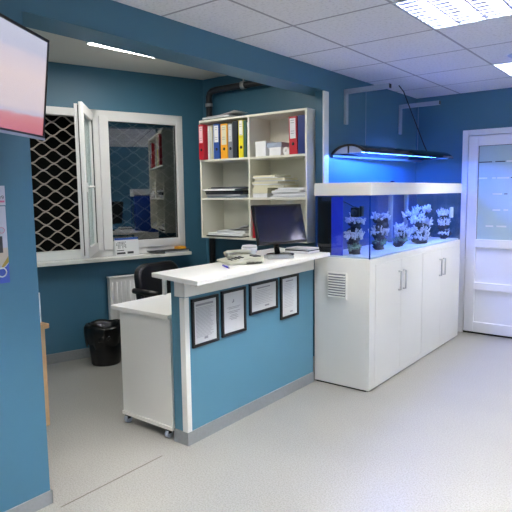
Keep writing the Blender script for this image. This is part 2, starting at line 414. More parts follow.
# ------------------------------------------------------------------ aquarium cabinet and tank
CX0, CX1, CY0, CY1 = -1.736, -2.19, 3.522, 5.46
ac = thing('aquarium_cabinet', 'long white aquarium base cabinet standing between the counter and the door', 'cabinet', (CX1, CY0, 0))
W_, D_ = CX0 - CX1, CY1 - CY0
MB().box(.0, W_ - .018, 0, D_, .012, .962).build('body', WHITE, ac, .002)
MB().box(.01, W_ - .03, .01, D_ - .01, 0, .012).build('plinth', BLACKP, ac)
MB().box(W_ - .018, W_, 0, D_, .92, .962).box(W_ - .018, W_, 0, D_, .012, .055).box(W_ - .018, W_, 0, .09, .055, .92).box(W_ - .018, W_, D_ - .07, D_, .055, .92).build('face_frame', WHITE, ac, .001)
dl_ = (D_ - .16 - .0) / 2
for i in (0, 1):
    ya = .0925 + i * dl_ * 1.0
    ww = dl_ - .0025
    for k in (0, 1):
        yb = ya + k * ww / 2
        d = MB().box(W_ - .018, W_ + .001, yb + .0012, yb + ww / 2 - .0012, .057, .918).build('door', WHITE, ac, .001)
        hy = yb + ww / 2 - .045 if k == 0 else yb + .045
        MB().tube([(W_, hy, .68), (W_ + .022, hy, .68), (W_ + .022, hy, .825), (W_, hy, .825)], .0065, 8).build('handle', METAL, d)
vt = MB().box(.115, .275, -.008, 0, .662, .855).build('vent_cover', WHITE, ac, .001)
v2 = MB()
for i in range(9):
    z = .676 + i * .019
    v2.prism([(-.0085, z + .002), (-.0085, z + .006), (-.017, z - .001), (-.017, z - .004)], .125, .265, Matrix(((0, 0, 1, 0), (1, 0, 0, 0), (0, 1, 0, 0), (0, 0, 0, 1))))
v2.build('vent_louvre', WHITE, vt)
MB().box(.125, .265, -.0086, -.008, .672, .845).build('vent_slot', GREYC, vt)

TZ0, TZ1, TZ2 = .964, 1.411, 1.502
tk = thing('aquarium', 'long glass aquarium glowing blue with a white rim, on the white cabinet', 'aquarium', (CX1, CY0, TZ0))
th_ = TZ1 - TZ0; gt = .01; e_ = .004
gl = MB().box(e_, W_ - e_, e_, e_ + gt, 0, th_ + .02).build('front_pane', GLASS, tk)
MB().box(W_ - e_ - gt, W_ - e_, e_ + gt, D_ - e_ - gt, 0, th_ + .02).build('long_pane', GLASS, tk)
MB().box(e_, W_ - e_, D_ - e_ - gt, D_ - e_, 0, th_ + .02).build('far_pane', GLASS, tk)
MB().box(0, e_ + gt, e_ + gt, D_ - e_ - gt, 0, th_ + .02).build('back_film', TANKBACK, tk)
MB().box(e_ + gt, W_ - e_ - gt, e_ + gt, D_ - e_ - gt, 0, .012).build('sand_bed', SAND, tk)
MB().box(W_ - .011, W_ - .003, .003, .011, 0, th_).build('glass_seam', SILVERE, tk)
r_ = MB()
h0, h1 = th_, TZ2 - TZ0
r_.box(-.0, W_ + .003, -.003, .014, h0, h1).box(-.0, W_ + .003, D_ - .014, D_ + .003, h0, h1).box(W_ - .014, W_ + .003, .014, D_ - .014, h0, h1).box(0, .014, .014, D_ - .014, h0, h1)
r_.build('rim', WHITE, tk, .002)
MB().box(.014, .15, .014, D_ - .014, h1 - .012, h1 - .004).box(W_ - .06, W_ - .014, .014, D_ - .014, h1 - .012, h1 - .004).build('bounce_ledge', WHITE, tk, .001)  # white ledge added to bounce lamp light onto the wall above
MB().box(.018, .05, .02, .17, .012, h0 - .01).box(.05, .13, .02, .035, .012, h0 - .04).build('overflow_box', BLACKP, tk, .002)
MB().box(.132, .225, .022, .028, .012, h0 - .012).build('blue_baffle', TANKBLUE, tk)
MB().tube([(.06, 1.20, .012), (.06, 1.20, h0)], .022, 12).build('pipe_and_reflection', GREYM, tk)
MB().tube([(.06, 1.55, .012), (.06, 1.55, h0)], .02, 12).build('pipe_and_reflection', GREYM, tk)  # this one stands in for a reflection column in the pane

pw = thing('wave_pump', 'small black square pump hanging inside the tank above the front coral stack', 'pump', (-1.895, 3.60, 1.29))
MB().box(-.033, .033, -.01, .04, -.035, .035).build('pump_body', BLACKP, pw, .006)
MB().box(.036, .052, -.005, .035, -.03, .045).build('bracket', BLACKP, pw, .004)
MB().lathe([(0, 0), (.022, .001), (.024, .008), (0, .008)], 16, Matrix.Translation((0, -.012, 0)) @ Matrix.Rotation(pi / 2, 4, 'X')).build('outlet', DGREY, pw)
tag(MB().tube([(-2.03, 3.60, 1.412), (-2.0, 3.60, 1.37), (-1.95, 3.60, 1.35), (-1.91, 3.60, 1.33), (-1.88, 3.6, 1.325)], .003, 6).build('pump_cable', BLACKP),
    'thin black cable running to the black pump inside the tank', 'cable')
mc = thing('magnet_cleaner', 'small white magnet cleaner on the glass near the door end of the tank', 'aquarium cleaner', (-1.757, 5.28, 1.23))
MB().box(-.02, .0, -.03, .03, -.05, .05).build('magnet_body', WHITE, mc, .006)
MB().box(-.026, -.02, -.026, .026, -.045, .045).build('scraper_pad', GREYM, mc, .002)

GC = 'reef corals and rocks in the aquarium'
def stack(label, x, y, levels, seed):
    """levels: (z, radius, kind, dx, dy)"""
    rnd = random.Random(seed)
    t = thing('coral_rock', label, 'coral', (x, y, TZ0 + .0125), 0, GC)
    rk = MB(); zt = max(l[0] for l in levels)
    z = .02
    while z < zt + .01:
        rk.blob((rnd.uniform(-.018, .018), rnd.uniform(-.022, .022), z), rnd.uniform(.030, .046), 2, .28, (1, 1.1, .8), seed + int(z * 900)); z += .03
    for z, r, k, dx, dy in levels:
        rk.blob((dx * .7, dy * .7, z - .012), r * .62, 3, .25, (.85, 1.1, .38), seed + int(z * 100))
    rk.build('rock', ROCK, t)
    for z, r, k, dx, dy in levels:
        c = MB()
        for i in range(44):
            a = rnd.uniform(0, 2 * pi); q = rnd.uniform(.15, 1.0) ** .6
            h = (1 - q * q) * r * .35
            p = Vector((dx + r * q * cos(a) * .8, dy + r * q * sin(a), z + h + rnd.uniform(-.006, .008)))
            if k == 'b' and i % 2 == 0 or i % 5 == 0:
                tip = p + Vector((cos(a) * rnd.uniform(.004, .022), sin(a) * rnd.uniform(.004, .022), rnd.uniform(.012, .034)))
                c.tube([p - Vector((0, 0, .02)), p, tip], [.008, .0065, .0045], 5)
                c.blob(tuple(tip), .0065, 1, .2, seed=i)
            else: c.blob(tuple(p), rnd.uniform(.009, .017), 1, .3, (1, 1, .7), seed + i)
        c.build('coral_polyps', CORALG if k == 'g' else CORAL, t)
    return t
stack('tall coral stack with pale shelves behind the front corner glass, under the pump', -1.95, 3.70, ((.045, .06, 'g', 0, 0), (.13, .085, 'b', .0, .0), (.24, .085, 'p', 0, 0)), 11)
stack('copy of the tall front coral stack standing for its refracted view, just right of the corner seam of the tank', -1.93, 4.08, ((.05, .06, 'g', 0, .0), (.13, .09, 'b', 0, 0), (.245, .10, 'p', 0, .02)), 21)  # duplicate stack added to stand for the first one's refracted image
stack('low green branching coral right of the two tall stacks', -1.88, 4.38, ((.05, .07, 'g', 0, 0), (.10, .07, 'b', 0, .03), (.15, .05, 'b', 0, -.03)), 31)
stack('pale bushy coral on the sand in the middle of the long glass', -1.86, 4.74, ((.04, .12, 'b', 0, 0), (.10, .10, 'b', 0, -.02), (.20, .07, 'b', 0, -.05)), 41)
stack('tall dark rock with a wide pale branching crown right of the middle of the tank', -1.98, 5.00, ((.06, .07, 'g', 0, 0), (.15, .08, 'b', .02, .12), (.23, .12, 'b', 0, -.12), (.27, .10, 'b', 0, .10)), 61)
stack('dark rock with coral at the door end of the aquarium', -1.84, 5.30, ((.05, .06, 'p', 0, 0), (.15, .06, 'b', 0, 0), (.235, .07, 'b', 0, 0)), 71)
# ------------------------------------------------------------------ aquarium lamp, brackets, cable
lx, ly = -2.115, 3.90
al = thing('aquarium_lamp', 'long black canopy lamp glowing blue, hanging above the aquarium', 'lamp', (lx, ly, 1.735), -.13)
LL = 1.44; arc = []
for i in range(13):
    a = pi * (.1 + .8 * i / 12); arc.append((cos(a) * .17, (sin(a) - sin(.1 * pi)) * .1))
def shell(mb, y0, y1, k=1.0, t=.012):
    outp = [(x * k, z * k) for x, z in arc]; inn = [(x * k * .93, max(z * k - t, -.004)) for x, z in reversed(arc)]
    poly = outp + inn
    mb.prism(poly, y0, y1, Matrix(((1, 0, 0, 0), (0, 0, 1, 0), (0, 1, 0, 0), (0, 0, 0, 1))))
m_ = MB(); shell(m_, 0, LL); m_.build('canopy', BLACKG, al)
MB().box(-.166, -.156, .01, LL - .01, -.022, .004).build('shade_lip', BLACKP, al)  # lip added to shade the upper wall from the blue tubes
ec = MB(); ec.prism([(x * .93, z * .93 - .004 + .004) for x, z in arc], .004, .012, Matrix(((1, 0, 0, 0), (0, 0, 1, 0), (0, 1, 0, 0), (0, 0, 0, 1))))
ec.build('end_panel', GREYM, al)
ec = MB(); shell(ec, -.008, .012, 1.02, .016); ec.box(-.004, .004, -.006, .004, 0, .066).build('end_trim', BLACKP, al)
MB().prism([(x * .93, z * .93) for x, z in arc], LL - .02, LL - .005, Matrix(((1, 0, 0, 0), (0, 0, 1, 0), (0, 1, 0, 0), (0, 0, 0, 1)))).build('far_end_panel', BLACKP, al)
MB().tube([(.065, .05, .022), (.065, LL - .06, .022)], .010, 10).build('blue_tube', BLUET, al)
MB().tube([(.01, .05, .022), (.01, LL - .06, .022)], .010, 10).build('blue_tube', BLUET, al)
MB().tube([(.112, .05, .010), (.112, LL * .62, .010)], .008, 10).build('white_tube', WHITET, al)
for i, yy in enumerate((4.158, 5.25)):
    br = thing('wall_bracket', ('grey L-shaped wall bracket above the near end of the aquarium lamp', 'grey L-shaped wall bracket above the far end of the aquarium lamp')[i], 'bracket', (XW, yy, 2.0), 0, 'L-shaped brackets over the aquarium')
    MB().box(0, .022, -.02, .02, -.01, .27).build('upright', GREYM, br, .001)
    MB().box(.0, .395, -.02, .02, .235, .27).build('arm', GREYM, br, .001)
    MB().box(.395, .398, -.018, .018, .237, .268).build('end_cap', BLACKP, br)
    lw = tag(MB().tube([(XW + .19, yy, 2.235), (XW + .19, yy, 1.80)], .0012, 5).build('suspension_wire', METAL),
             ('thin wire hanging from the near bracket to the aquarium lamp', 'thin wire hanging from the far bracket to the aquarium lamp')[i], 'wire')
tag(MB().tube([(-2.13, 4.86, 2.384), (-2.10, 4.90, 2.33), (-2.04, 5.02, 2.08), (-1.985, 5.12, 1.86), (-1.965, 5.15, 1.795)], .005, 6).build('power_cable', BLACKP),
    'black cable slanting from the ceiling down to the aquarium lamp', 'cable')
tag(MB().blob((-1.80, 4.02, 1.505 + .006), .012, 2, .3, (1.6, 1, .5), 3).build('lamp_clip', NAVY), 'tiny dark blue clip on top of the white aquarium rim', 'clip')

# ------------------------------------------------------------------ counter
PX, PY0, PY1 = -2.19, 2.155, 3.50
ct = thing('reception_counter', 'blue reception counter with white top, standing against the aquarium cabinet', 'counter', (PX, PY0, 0))
LY = PY1 - PY0
MB().box(-.105, 0, .0, LY, .078, .955).build('front_panel', PAINT2, ct)
MB().box(-.107, .008, -.006, LY, 0, .078).build('skirting', SKIRT, ct)
MB().box(-.034, .006, -.006, .0, .078, .86).box(.0, .006, -.0, .03, .078, .86).build('corner_trim', WHITE, ct, .001)
MB().box(-.07, .010, -.008, LY, .865, .958).build('fascia', WHITE, ct, .001)
sl = MB().prism([(-2.375 - PX, 2.085 - PY0), (-1.94 - PX, 2.005 - PY0), (-2.052 - PX, CY0 - .003 - PY0), (-2.375 - PX, CY0 - .003 - PY0)], .972, .998)
# lower deck widening towards the shelf wall
sl.prism([(-2.60 - PX, 3.0 - PY0), (-2.375 - PX, 2.9 - PY0), (-2.375 - PX, CY0 + .03 - PY0), (-2.60 - PX, CY0 + .12 - PY0)], .972, .998)
sl.build('worktop', WHITE, ct, .003)
MB().box(-2.335 - PX, -2.31 - PX, -.03, -.015, .87, .97).build('support_bracket', WHITE, ct, .002)

# framed notices
def notice(label, y0, y1, z0, z1, style, inter=None):
    t = thing('framed_notice', label, 'framed notice', (PX, (y0 + y1) / 2, (z0 + z1) / 2), 0, 'black framed notices on the counter front')
    w, h = (y1 - y0) / 2, (z1 - z0) / 2; f = .017
    MB().box(0, .014, -w, w, h - f, h).box(0, .014, -w, w, -h, -h + f).box(0, .014, -w, -w + f, -h + f, h - f).box(0, .014, w - f, w, -h + f, h - f).build('frame', BLACKP, t, .001)
    MB().box(.001, .006, -w + f, w - f, -h + f, h - f).build('sheet', PAPERG, t)
    a = MB(); rn = random.Random(len(label)); iw, ih = w - f - .018, h - f - .018
    x0 = .006; x1 = .0068
    if style == 'dense':
        z = ih
        a.box(x0, x1, -iw, iw * .9, z - .012, z)
        z -= .022
        while z > -ih * .82:
            a.box(x0, x1, -iw, iw * rn.uniform(.55, 1), z - .0022, z); z -= .0078
        a.box(x0, x1, -.01, .02, -ih, -ih + .014)
    elif style == 'centred':
        a.box(x0, x1, -.006, .004, ih * .55, ih * .72).box(x0, x1, -.014, -.006, ih * .52, ih * .6)
        for z, k in ((.3, .8), (.22, .6), (.05, .75), (-.03, .5), (-.16, .35), (-.24, .5), (-.34, .55), (-.42, .35)):
            a.box(x0, x1, -iw * k, iw * k, ih * z - .003, ih * z)
    else:
        a.box(x0, x1, -iw * .6, iw * .6, ih - .008, ih)
        z = ih - .02
        while z > -ih * .7:
            a.box(x0, x1, -iw * .8, iw * rn.uniform(.3, .85), z - .0018, z); z -= .011
        a.box(x0, x1, iw * .1, iw * .5, -ih, -ih + .01)
    a.build('print_lines', PRINT, t)
notice('black framed notice nearest the counter corner, dense text with a bold grey heading', 2.203, 2.428, .562, .845, 'dense')
notice('second framed notice from the counter corner, few centred lines under a small emblem', 2.457, 2.688, .570, .853, 'centred')
notice('landscape framed notice, the only wide one on the counter', 2.728, 3.034, .656, .860, 'loose')
notice('narrow framed notice nearest the aquarium cabinet', 3.070, 3.292, .562, .862, 'loose2')

# ------------------------------------------------------------------ desk behind counter
dk_ = thing('desk', 'white desk with side panel on castors, behind the blue counter end', 'desk', (-2.87, 2.14, 0))
MB().box(.038, .555, 0, 1.30, .725, .75).build('desktop', WHITE, dk_, .002)
MB().box(.108, .556, .015, .033, .075, .725).build('side_panel', WHITE_D, dk_, .001)
MB().box(.104, .558, .008, .04, .055, .078).build('bottom_rail', WHITE, dk_, .001)
MB().box(.50, .518, .04, 1.29, .25, .725).build('modesty_panel', WHITE_D, dk_)
MB().box(.055, .55, 1.26, 1.278, .0, .725).build('side_panel', WHITE_D, dk_)
for x, y in ((.138, .025), (.51, .025)):
    c = MB().tube([(x - .012, y, .026), (x + .012, y, .026)], .024, 14).build('castor', GREYM, dk_)
    MB().box(x - .014, x + .014, y - .012, y + .012, .03, .056).build('castor_fork', BLACKP, c)

# ------------------------------------------------------------------ office chair
oc = thing('office_chair', 'black padded office chair behind the white desk', 'chair', (-3.24, 3.01, 0), .0)
bk = MB()
n = 20
for (t0, t1, kk) in ((-.035, -.03, .93), (-.03, .03, 1), (.03, .035, .93)):
    pass
def rr(wd, ht, r, n=6):
    o = []
    for cx, cz, a0 in ((wd - r, ht - r, 0), (-wd + r, ht - r, pi / 2), (-wd + r, -ht + r, pi), (wd - r, -ht + r, 1.5 * pi)):
        for i in range(n + 1):
            a = a0 + pi / 2 * i / n; o.append((cx + r * cos(a), cz + r * sin(a)))
    return o
MY = Matrix(((0, 0, 1, 0), (1, 0, 0, 0), (0, 1, 0, 0), (0, 0, 0, 1)))
bk.prism(rr(.225, .24, .10), -.035, .035, MY)
o = bk.build('backrest', BLACKF, oc, .025, loc=(-.10, 0, .655)); o.rotation_euler = (0, -.12, 0)
MB().prism(rr(.24, .23, .08), .44, .51).build('seat', BLACKF, oc, .025, loc=(.12, 0, 0))
for s in (-1, 1):
    ar = MB().tube([(-.10, .26 * s, .70), (.18, .26 * s, .70)], .022, 10).build('armrest', BLACKP, oc)
    MB().tube([(.0, .26 * s, .67), (.02, .265 * s, .52), (.1, .22 * s, .45)], .014, 8).build('armrest_post', BLACKP, ar)
MB().tube([(.12, 0, .08), (.12, 0, .44)], .025, 12).build('gas_column', BLACKP, oc)
MB().tube([(.0, 0, .43), (-.11, 0, .45), (-.13, 0, .62)], .014, 8).build('back_bar', BLACKP, oc)
for i in range(5):
    a = 2 * pi * i / 5 + .3
    l = MB().tube([(.12, 0, .10), (.12 + .27 * cos(a), .27 * sin(a), .06)], [.022, .014], 8).build('base_leg', BLACKP, oc)
    MB().lathe([(0, -.012), (.025, -.012), (.027, 0), (.025, .012), (0, .012)], 14, Matrix.Translation((.12 + .27 * cos(a), .27 * sin(a), .028)) @ Matrix.Rotation(pi / 2, 4, 'X')).build('castor', BLACKP, l)

# ------------------------------------------------------------------ radiator, bin, wooden panel, pipe
rd = thing('radiator', 'white ribbed radiator under the window, partly behind the office chair', 'radiator', (WX, 3, 0), WZ)
q = MB().box(.045, .105, .06, .80, .14, .70); q.build('radiator_panel', PVC, rd, .004)
q = MB()
for i in range(18): q.tube([(.105, .085 + i * .041, .17), (.105, .085 + i * .041, .665)], .006, 6)
q.build('ribs', PVC, rd)
q = MB().box(.04, .11, .055, .805, .70, .712)
q.build('top_grille', PVC, rd, .002)
MB().tube([(.075, .075, .14), (.075, .075, .06), (.075, .075, 0)], .009, 8).build('supply_pipe', PVC, rd)
MB().tube([(.0, .2, .6), (.05, .2, .6)], .012, 8).tube([(.0, .65, .6), (.05, .65, .6)], .012, 8).build('wall_bracket', PVC, rd)

bn = thing('waste_bin', 'black round waste bin lined with a black bag, on the floor below the window', 'bin', (-3.893, 2.876, 0))
MB().lathe([(0, .004), (.118, 0), (.124, .01), (.150, .31), (.145, .31), (.118, .015), (0, .012)], 32).build('bucket', BLACKP, bn)
bg = MB(); n = 40; rings = []
rnd = random.Random(9); ph = [rnd.uniform(-.012, .012) for _ in range(n)]
prof = [(.150, .17), (.162, .22), (.170, .28), (.168, .325), (.156, .345), (.14, .32), (.115, .26), (.10, .12)]
for j, (r, z) in enumerate(prof):
    rings.append([bg.bm.verts.new(((r + ph[i] * (1 if j < 4 else .5) + .004 * sin(i * 1.7 + j)) * cos(2 * pi * i / n), (r + ph[i] * (1 if j < 4 else .5)) * sin(2 * pi * i / n),
                                    z + (.02 * sin(i * .9) + .012 * sin(i * 2.3) if j < 2 else .006 * sin(i * .8)))) for i in range(n)])
for a, c in zip(rings, rings[1:]):
    for i in range(n):
        f = bg.bm.faces.new((a[i], a[(i + 1) % n], c[(i + 1) % n], c[i])); f.smooth = True
bg.bm.faces.new(rings[-1])
bg.build('bin_bag', BAG, bn)
MB().blob((.10, -.10, .24), .034, 2, .35, (1, 1, 1.2), 4).blob((.13, -.07, .25), .02, 2, .4, (1.3, 1, 1.2), 8).build('bag_knot', BAG, bn)

wp = thing('wooden_cupboard', 'light wooden edge of a low cupboard just behind the left partition', 'cupboard', (-2.45, 1.40, 0))
MB().box(-.35, .018, -.03, .047, .31, .80).build('side_panel', WOOD, wp, .001)
MB().box(-.35, .0, -.10, -.03, .0, .80).build('cupboard_body', WOOD, wp, .001)
MB().box(-.37, .034, -.11, .062, .80, .822).build('top', WOOD, wp, .001)
tag(MB().box(-2.474, -2.466, 1.31, 1.452, .823, .97).build('white_sheet', PAPER), 'thin white board standing on the wooden cupboard behind the partition', 'board')

pp = thing('wall_pipe', 'dark pipe running up the office corner and along under the beam', 'pipe', (-3.635, 3.975, 0))
pts = [(0, 0, 0), (0, 0, 2.34), (.012, 0, 2.37), (.04, 0, 2.39), (.10, 0, 2.395), (1.14, 0, 2.40)]
MB().tube(pts, .030, 14).build('pipe_run', PIPE, pp)
MB().tube([(.40, 0, 2.397), (.44, 0, 2.397)], .036, 14).tube([(0, 0, 2.25), (0, 0, 2.28)], .035, 14).build('pipe_clamp', METAL, pp)
MB().tube([(.42, .0, 2.39), (.42, 0, HO)], .006, 6).build('hanger_rod', METAL, pp)

# ------------------------------------------------------------------ bookcase
BX0, BX1, BY0, BY1, BZ0, BZ1 = -3.512, -2.368, 3.70, 4.0, 1.036, 2.085
SH1, SH2, T = 1.738, 1.398, .018
DV = -2.945
bc = thing('wall_bookcase', 'white open bookcase with six compartments hung on the office far wall', 'bookcase', (BX0, BY0, BZ0))
X = lambda x: x - BX0
Z = lambda z: z - BZ0
bw, bh, bd = BX1 - BX0, BZ1 - BZ0, BY1 - BY0
MB().box(0, T, 0, bd, 0, bh).build('side_panel', CREAM, bc, .001)
MB().box(bw - T, bw, 0, bd, 0, bh).build('side_panel', CREAM, bc, .001)
MB().box(X(DV) - T / 2, X(DV) + T / 2, 0, bd, T, bh - T).build('divider', CREAM, bc, .001)
MB().box(T, bw - T, 0, bd, bh - T, bh).build('top_board', CREAM, bc, .001)
MB().box(T, bw - T, 0, bd, 0, T).build('bottom_board', CREAM, bc, .001)
for z in (SH1, SH2):
    for xa, xb in ((T, X(DV) - T / 2), (X(DV) + T / 2, bw - T)):
        MB().box(xa, xb, 0, bd - .006, Z(z) - T, Z(z)).build('shelf', CREAM, bc, .001)
MB().box(T, bw - T, bd - .006, bd, T, bh - T).build('back_board', CREAM, bc)
MB().box(.1, bw - .1, bd, bd + .06, .0, .02).box(.1, bw - .1, bd, bd + .06, bh - .06, bh - .02).build('wall_rail', CREAM, bc)

def binder(label, x0, x1, h, m, lab, y=3.715, lean=0, hole=True, z=SH1, lz=(.48, .95)):
    t = thing('ring_binder', label, 'binder', ((x0 + x1) / 2, y, z), 0, 'ring binders on the top shelf')
    w = (x1 - x0) / 2 - .001; d = .27
    MB().box(-w, w, 0, .003, 0, h).box(-w, -w + .003, .003, d, 0, h).box(w - .003, w, .003, d, 0, h).build('cover', m, t, .0008)
    MB().box(-w + .004, w - .004, .02, d - .01, .006, h - .012).build('pages', PAPER, t)
    if lab: MB().box(-w * .72, w * .72, -.0012, 0, h * lz[0], h * lz[1]).build('spine_label', lab, t)
    if lab:
        q = MB()
        for k in (.9, .84, .62, .56): q.box(-w * .5, w * .4, -.0016, -.0012, h * k - .003, h * k)
        q.build('label_print', INK, t)
    if hole: MB().lathe([(.006, -.001), (.013, -.002), (.013, .0), (.0, .0)], 14, Matrix.Translation((0, -.0005, h * .28)) @ Matrix.Rotation(pi / 2, 4, 'X')).build('finger_ring', BLACKP, t)
    return t
binder('red binder with pink spine label, sticking out at the left end of the top shelf', -3.493, -3.436, .306, RED, PINK, 3.672)
for k, (a, c, lb) in enumerate(((-3.428, -3.408, 'thin white folder right beside the leftmost red binder'), (-3.404, -3.384, 'middle one of three thin white folders left of the blue binder'), (-3.380, -3.359, 'thin white folder touching the blue binder with white label'))):
    t = thing('thin_folder', lb, 'folder', ((a + c) / 2, 3.72 + .01 * k, SH1), 0, 'thin folders on the top shelf')
    w = (c - a) / 2 - .001
    MB().box(-w, w, 0, .24, 0, .296).build('cover', PAPERC if k == 1 else PAPER, t, .001)
    MB().box(-w * .5, w * .5, -.001, 0, .05, .25).build('spine_strip', PAPERG, t)
binder('blue binder with white label left of the orange binder', -3.354, -3.286, .306, BLUEC, PAPER)
binder('orange binder with pale label on the left half of the top shelf', -3.272, -3.192, .30, ORANGE, PAPERC, lz=(.40, .95))
binder('grey binder with white label between the orange and charcoal binders', -3.186, -3.134, .296, GREYC, PAPERG, lz=(.48, .97))
binder('charcoal binder without label left of the yellow binder', -3.132, -3.082, .312, DGREY, None, hole=False)
binder('yellow binder with white label in the left half of the top shelf', -3.068, -3.014, .312, YELLOW, PAPER, lz=(.6, .99))
binder('thin green binder right of the yellow binder', -3.012, -2.985, .306, GREENC, None, hole=False)
t = thing('thin_folder', 'thin white folder standing against the bookcase divider, right of the green binder', 'folder', (-2.967, 3.72, SH1), 0, 'thin folders on the top shelf')
MB().box(-.010, .010, 0, .24, 0, .296).build('cover', PAPER, t, .001); MB().box(-.004, .004, -.001, 0, .05, .25).build('spine_strip', PAPERG, t)
b1 = binder('red binder with white label beside the navy binder at the right end', -2.545, -2.468, .296, RED, PAPER, lz=(.42, .95))
b1.rotation_euler = (0, -.02, 0)
t = binder('navy blue binder at the right end of the top shelf', -2.462, -2.39, .300, NAVY, None, hole=False)

def carton(label, x, y, z, sx, sy, sz, m, flap=PAPERG, group=None):
    t = thing('carton', label, 'box', (x, y, z), 0, group)
    MB().box(0, sx, 0, sy, 0, sz - .004).build('box_body', m, t, .001)
    MB().box(-.001, sx + .001, -.001, sy + .001, sz - .022, sz).build('lid', flap, t, .001)
carton('white box standing at the left of the upper right compartment', -2.905, 3.74, SH1, .108, .14, .125, PAPER, PAPER)
carton('low white box under the grey box, beside the round clock', -2.762, 3.74, SH1, .115, .14, .068, PAPER, PAPER)
carton('flat grey box lying on the low white box', -2.79, 3.75, SH1 + .0685, .145, .12, .040, GREYM, GREYM)
ck = thing('round_clock', 'small round white clock on the shelf left of the red binder', 'clock', (-2.60, 3.75, SH1))
MB().tube([(0, 0, .033), (0, .03, .033)], .033, 24).build('clock_case', PAPER, ck, .002)
MB().box(-.018, .018, .004, .028, 0, .004).build('foot', PAPER, ck)
MB().box(-.012, .004, -.0012, 0, .031, .034).box(-.0015, .0015, -.0012, 0, .031, .05).build('clock_hands', INKD, ck)

def pile(name, label, cat, x, y, z, items, group=None):
    """loose flat sheets / magazines of one stack, each its own object when it can be told apart"""
    for k, (lb, sx, sy, h, m, rz, dx, dy) in enumerate(items):
        o = tag(MB().box(-sx / 2, sx / 2, -sy / 2, sy / 2, 0, h - .0004).build(name, m, None, .0008), lb, cat, group)
        o.location = (x + dx, y + dy, z); o.rotation_euler = (0, 0, rz); z += h
    return z
GM = 'magazines and papers in the middle left compartment'
pile('magazine', '', 'magazine', -3.235, 3.84, SH2 + .0005, (
    ('grey magazine at the bottom of the pile in the middle left compartment', .44, .22, .016, GREYM, .02, 0, 0),
    ('white paper bundle second from the bottom in the middle left compartment', .40, .24, .014, PAPERG, -.03, -.01, -.01),
    ('black folder lying in the lower half of the middle left pile', .42, .24, .018, DGREY, .04, .0, -.02),
    ('black binder lying in the middle of the middle left pile', .45, .24, .014, BLACKP, -.04, -.005, -.015),
    ('white magazine near the top of the middle left pile, jutting out', .36, .25, .014, PAPER, .05, -.05, -.03),
    ('grey magazine second from top in the middle left pile', .42, .24, .010, GREYC, -.05, .01, -.01),
    ('dark cover magazine topmost in the middle left pile', .38, .22, .008, DGREY, .08, .02, 0)), GM)
GP = 'paper bundles in the middle right compartment'
z = pile('paper_bundle', '', 'paper', -2.84, 3.83, SH2 + .0005, (
    ('white paper bundle at the bottom left of the middle right compartment', .15, .24, .035, PAPER, 0, 0, 0),
    ('second white paper bundle up, left side of the middle right compartment', .15, .24, .045, PAPERC, .03, 0, -.005)), GP)
pile('file_bundle', '', 'paper', -2.77, 3.83, z, (
    ('thick cream file lowest of the cream pile above the white bundles', .30, .23, .024, PAPERC, .03, .01, 0),
    ('thin white file second from the bottom of the cream pile', .29, .24, .008, PAPER, -.03, .0, -.005),
    ('cream file in the lower middle of the cream pile', .28, .23, .020, PAPERC, -.06, -.01, -.01),
    ('pale file exactly halfway up the cream pile', .30, .22, .010, PAPERG, .05, .015, 0),
    ('cream file in the upper middle of the cream pile', .29, .22, .018, PAPERC, .08, .015, -.005),
    ('thin white file second from top of the cream pile', .26, .23, .008, PAPER, -.02, -.015, -.01),
    ('topmost cream file of the cream pile in the bookcase', .23, .22, .016, PAPERC, -.05, -.03, 0)), GP)
pile('paper_bundle', '', 'paper', -2.555, 3.83, SH2 + .0005, (
    ('lowest flat white bundle right of the cream files', .335, .24, .016, PAPERG, 0, 0, -.01),
    ('second flat white bundle from the bottom, right of the cream files', .31, .24, .013, PAPER, .03, .01, -.005),
    ('third flat white bundle from the bottom, right of the cream files', .33, .24, .012, PAPERG, -.02, -.0, 0),
    ('flat white bundle third from top, right of the cream files', .28, .24, .014, PAPER, -.05, -.015, -.01),
    ('flat white bundle second from top, right of the cream files', .30, .23, .010, PAPERG, .03, .015, 0),
    ('topmost flat white bundle right of the cream files', .25, .22, .014, PAPER, .05, .015, 0)), GP)
pile('loose_paper', '', 'paper', -3.24, 3.83, BZ0 + T + .0005, (
    ('dark cover sheet lying on the bottom left compartment floor', .40, .24, .010, DGREY, .05, 0, -.02),
    ('lower white papers in the bottom left compartment', .42, .24, .022, PAPER, -.04, .02, -.01),
    ('upper white papers in the bottom left compartment', .30, .22, .022, PAPERG, .12, .05, 0)), 'papers in the bottom left compartment')
# curled sheet on that pile
def curl(name, label, loc, sx, sy, h, rz, m):
    q = MB(); n = 10; R = []
    for i in range(n + 1):
        u = i / n; R.append([q.bm.verts.new((sx * (u - .5), sy * v, h * u ** 2.2)) for v in (-.5, .5)])
    for a, c in zip(R, R[1:]):
        f = q.bm.faces.new((a[0], c[0], c[1], a[1])); f.smooth = True
    o = q.build(name, m); so = o.modifiers.new('thick', 'SOLIDIFY'); so.thickness = .002; so.offset = 1
    o.location = loc; o.rotation_euler = (0, 0, rz); return tag(o, label, 'paper')
curl('curled_sheet', 'curled white sheet rising from the bottom left compartment papers', (-3.18, 3.84, BZ0 + T + .056), .24, .18, .05, .1, PAPER)
tag(MB().box(-.008, .008, 0, .2, 0, .24).build('red_booklet', RED, None, .001, loc=(-2.918, 3.72, BZ0 + T)), 'thin red booklet standing beside the divider behind the monitor', 'booklet')
pile('paper_bundle', '', 'paper', -2.53, 3.84, BZ0 + T + .0005, (
    ('white paper bundle in the bottom right compartment, right of the monitor', .28, .24, .03, PAPER, 0, 0, 0),
    ('upper white paper bundle in the bottom right compartment', .27, .22, .02, PAPERG, .04, 0, 0)), 'papers in the bottom right compartment')
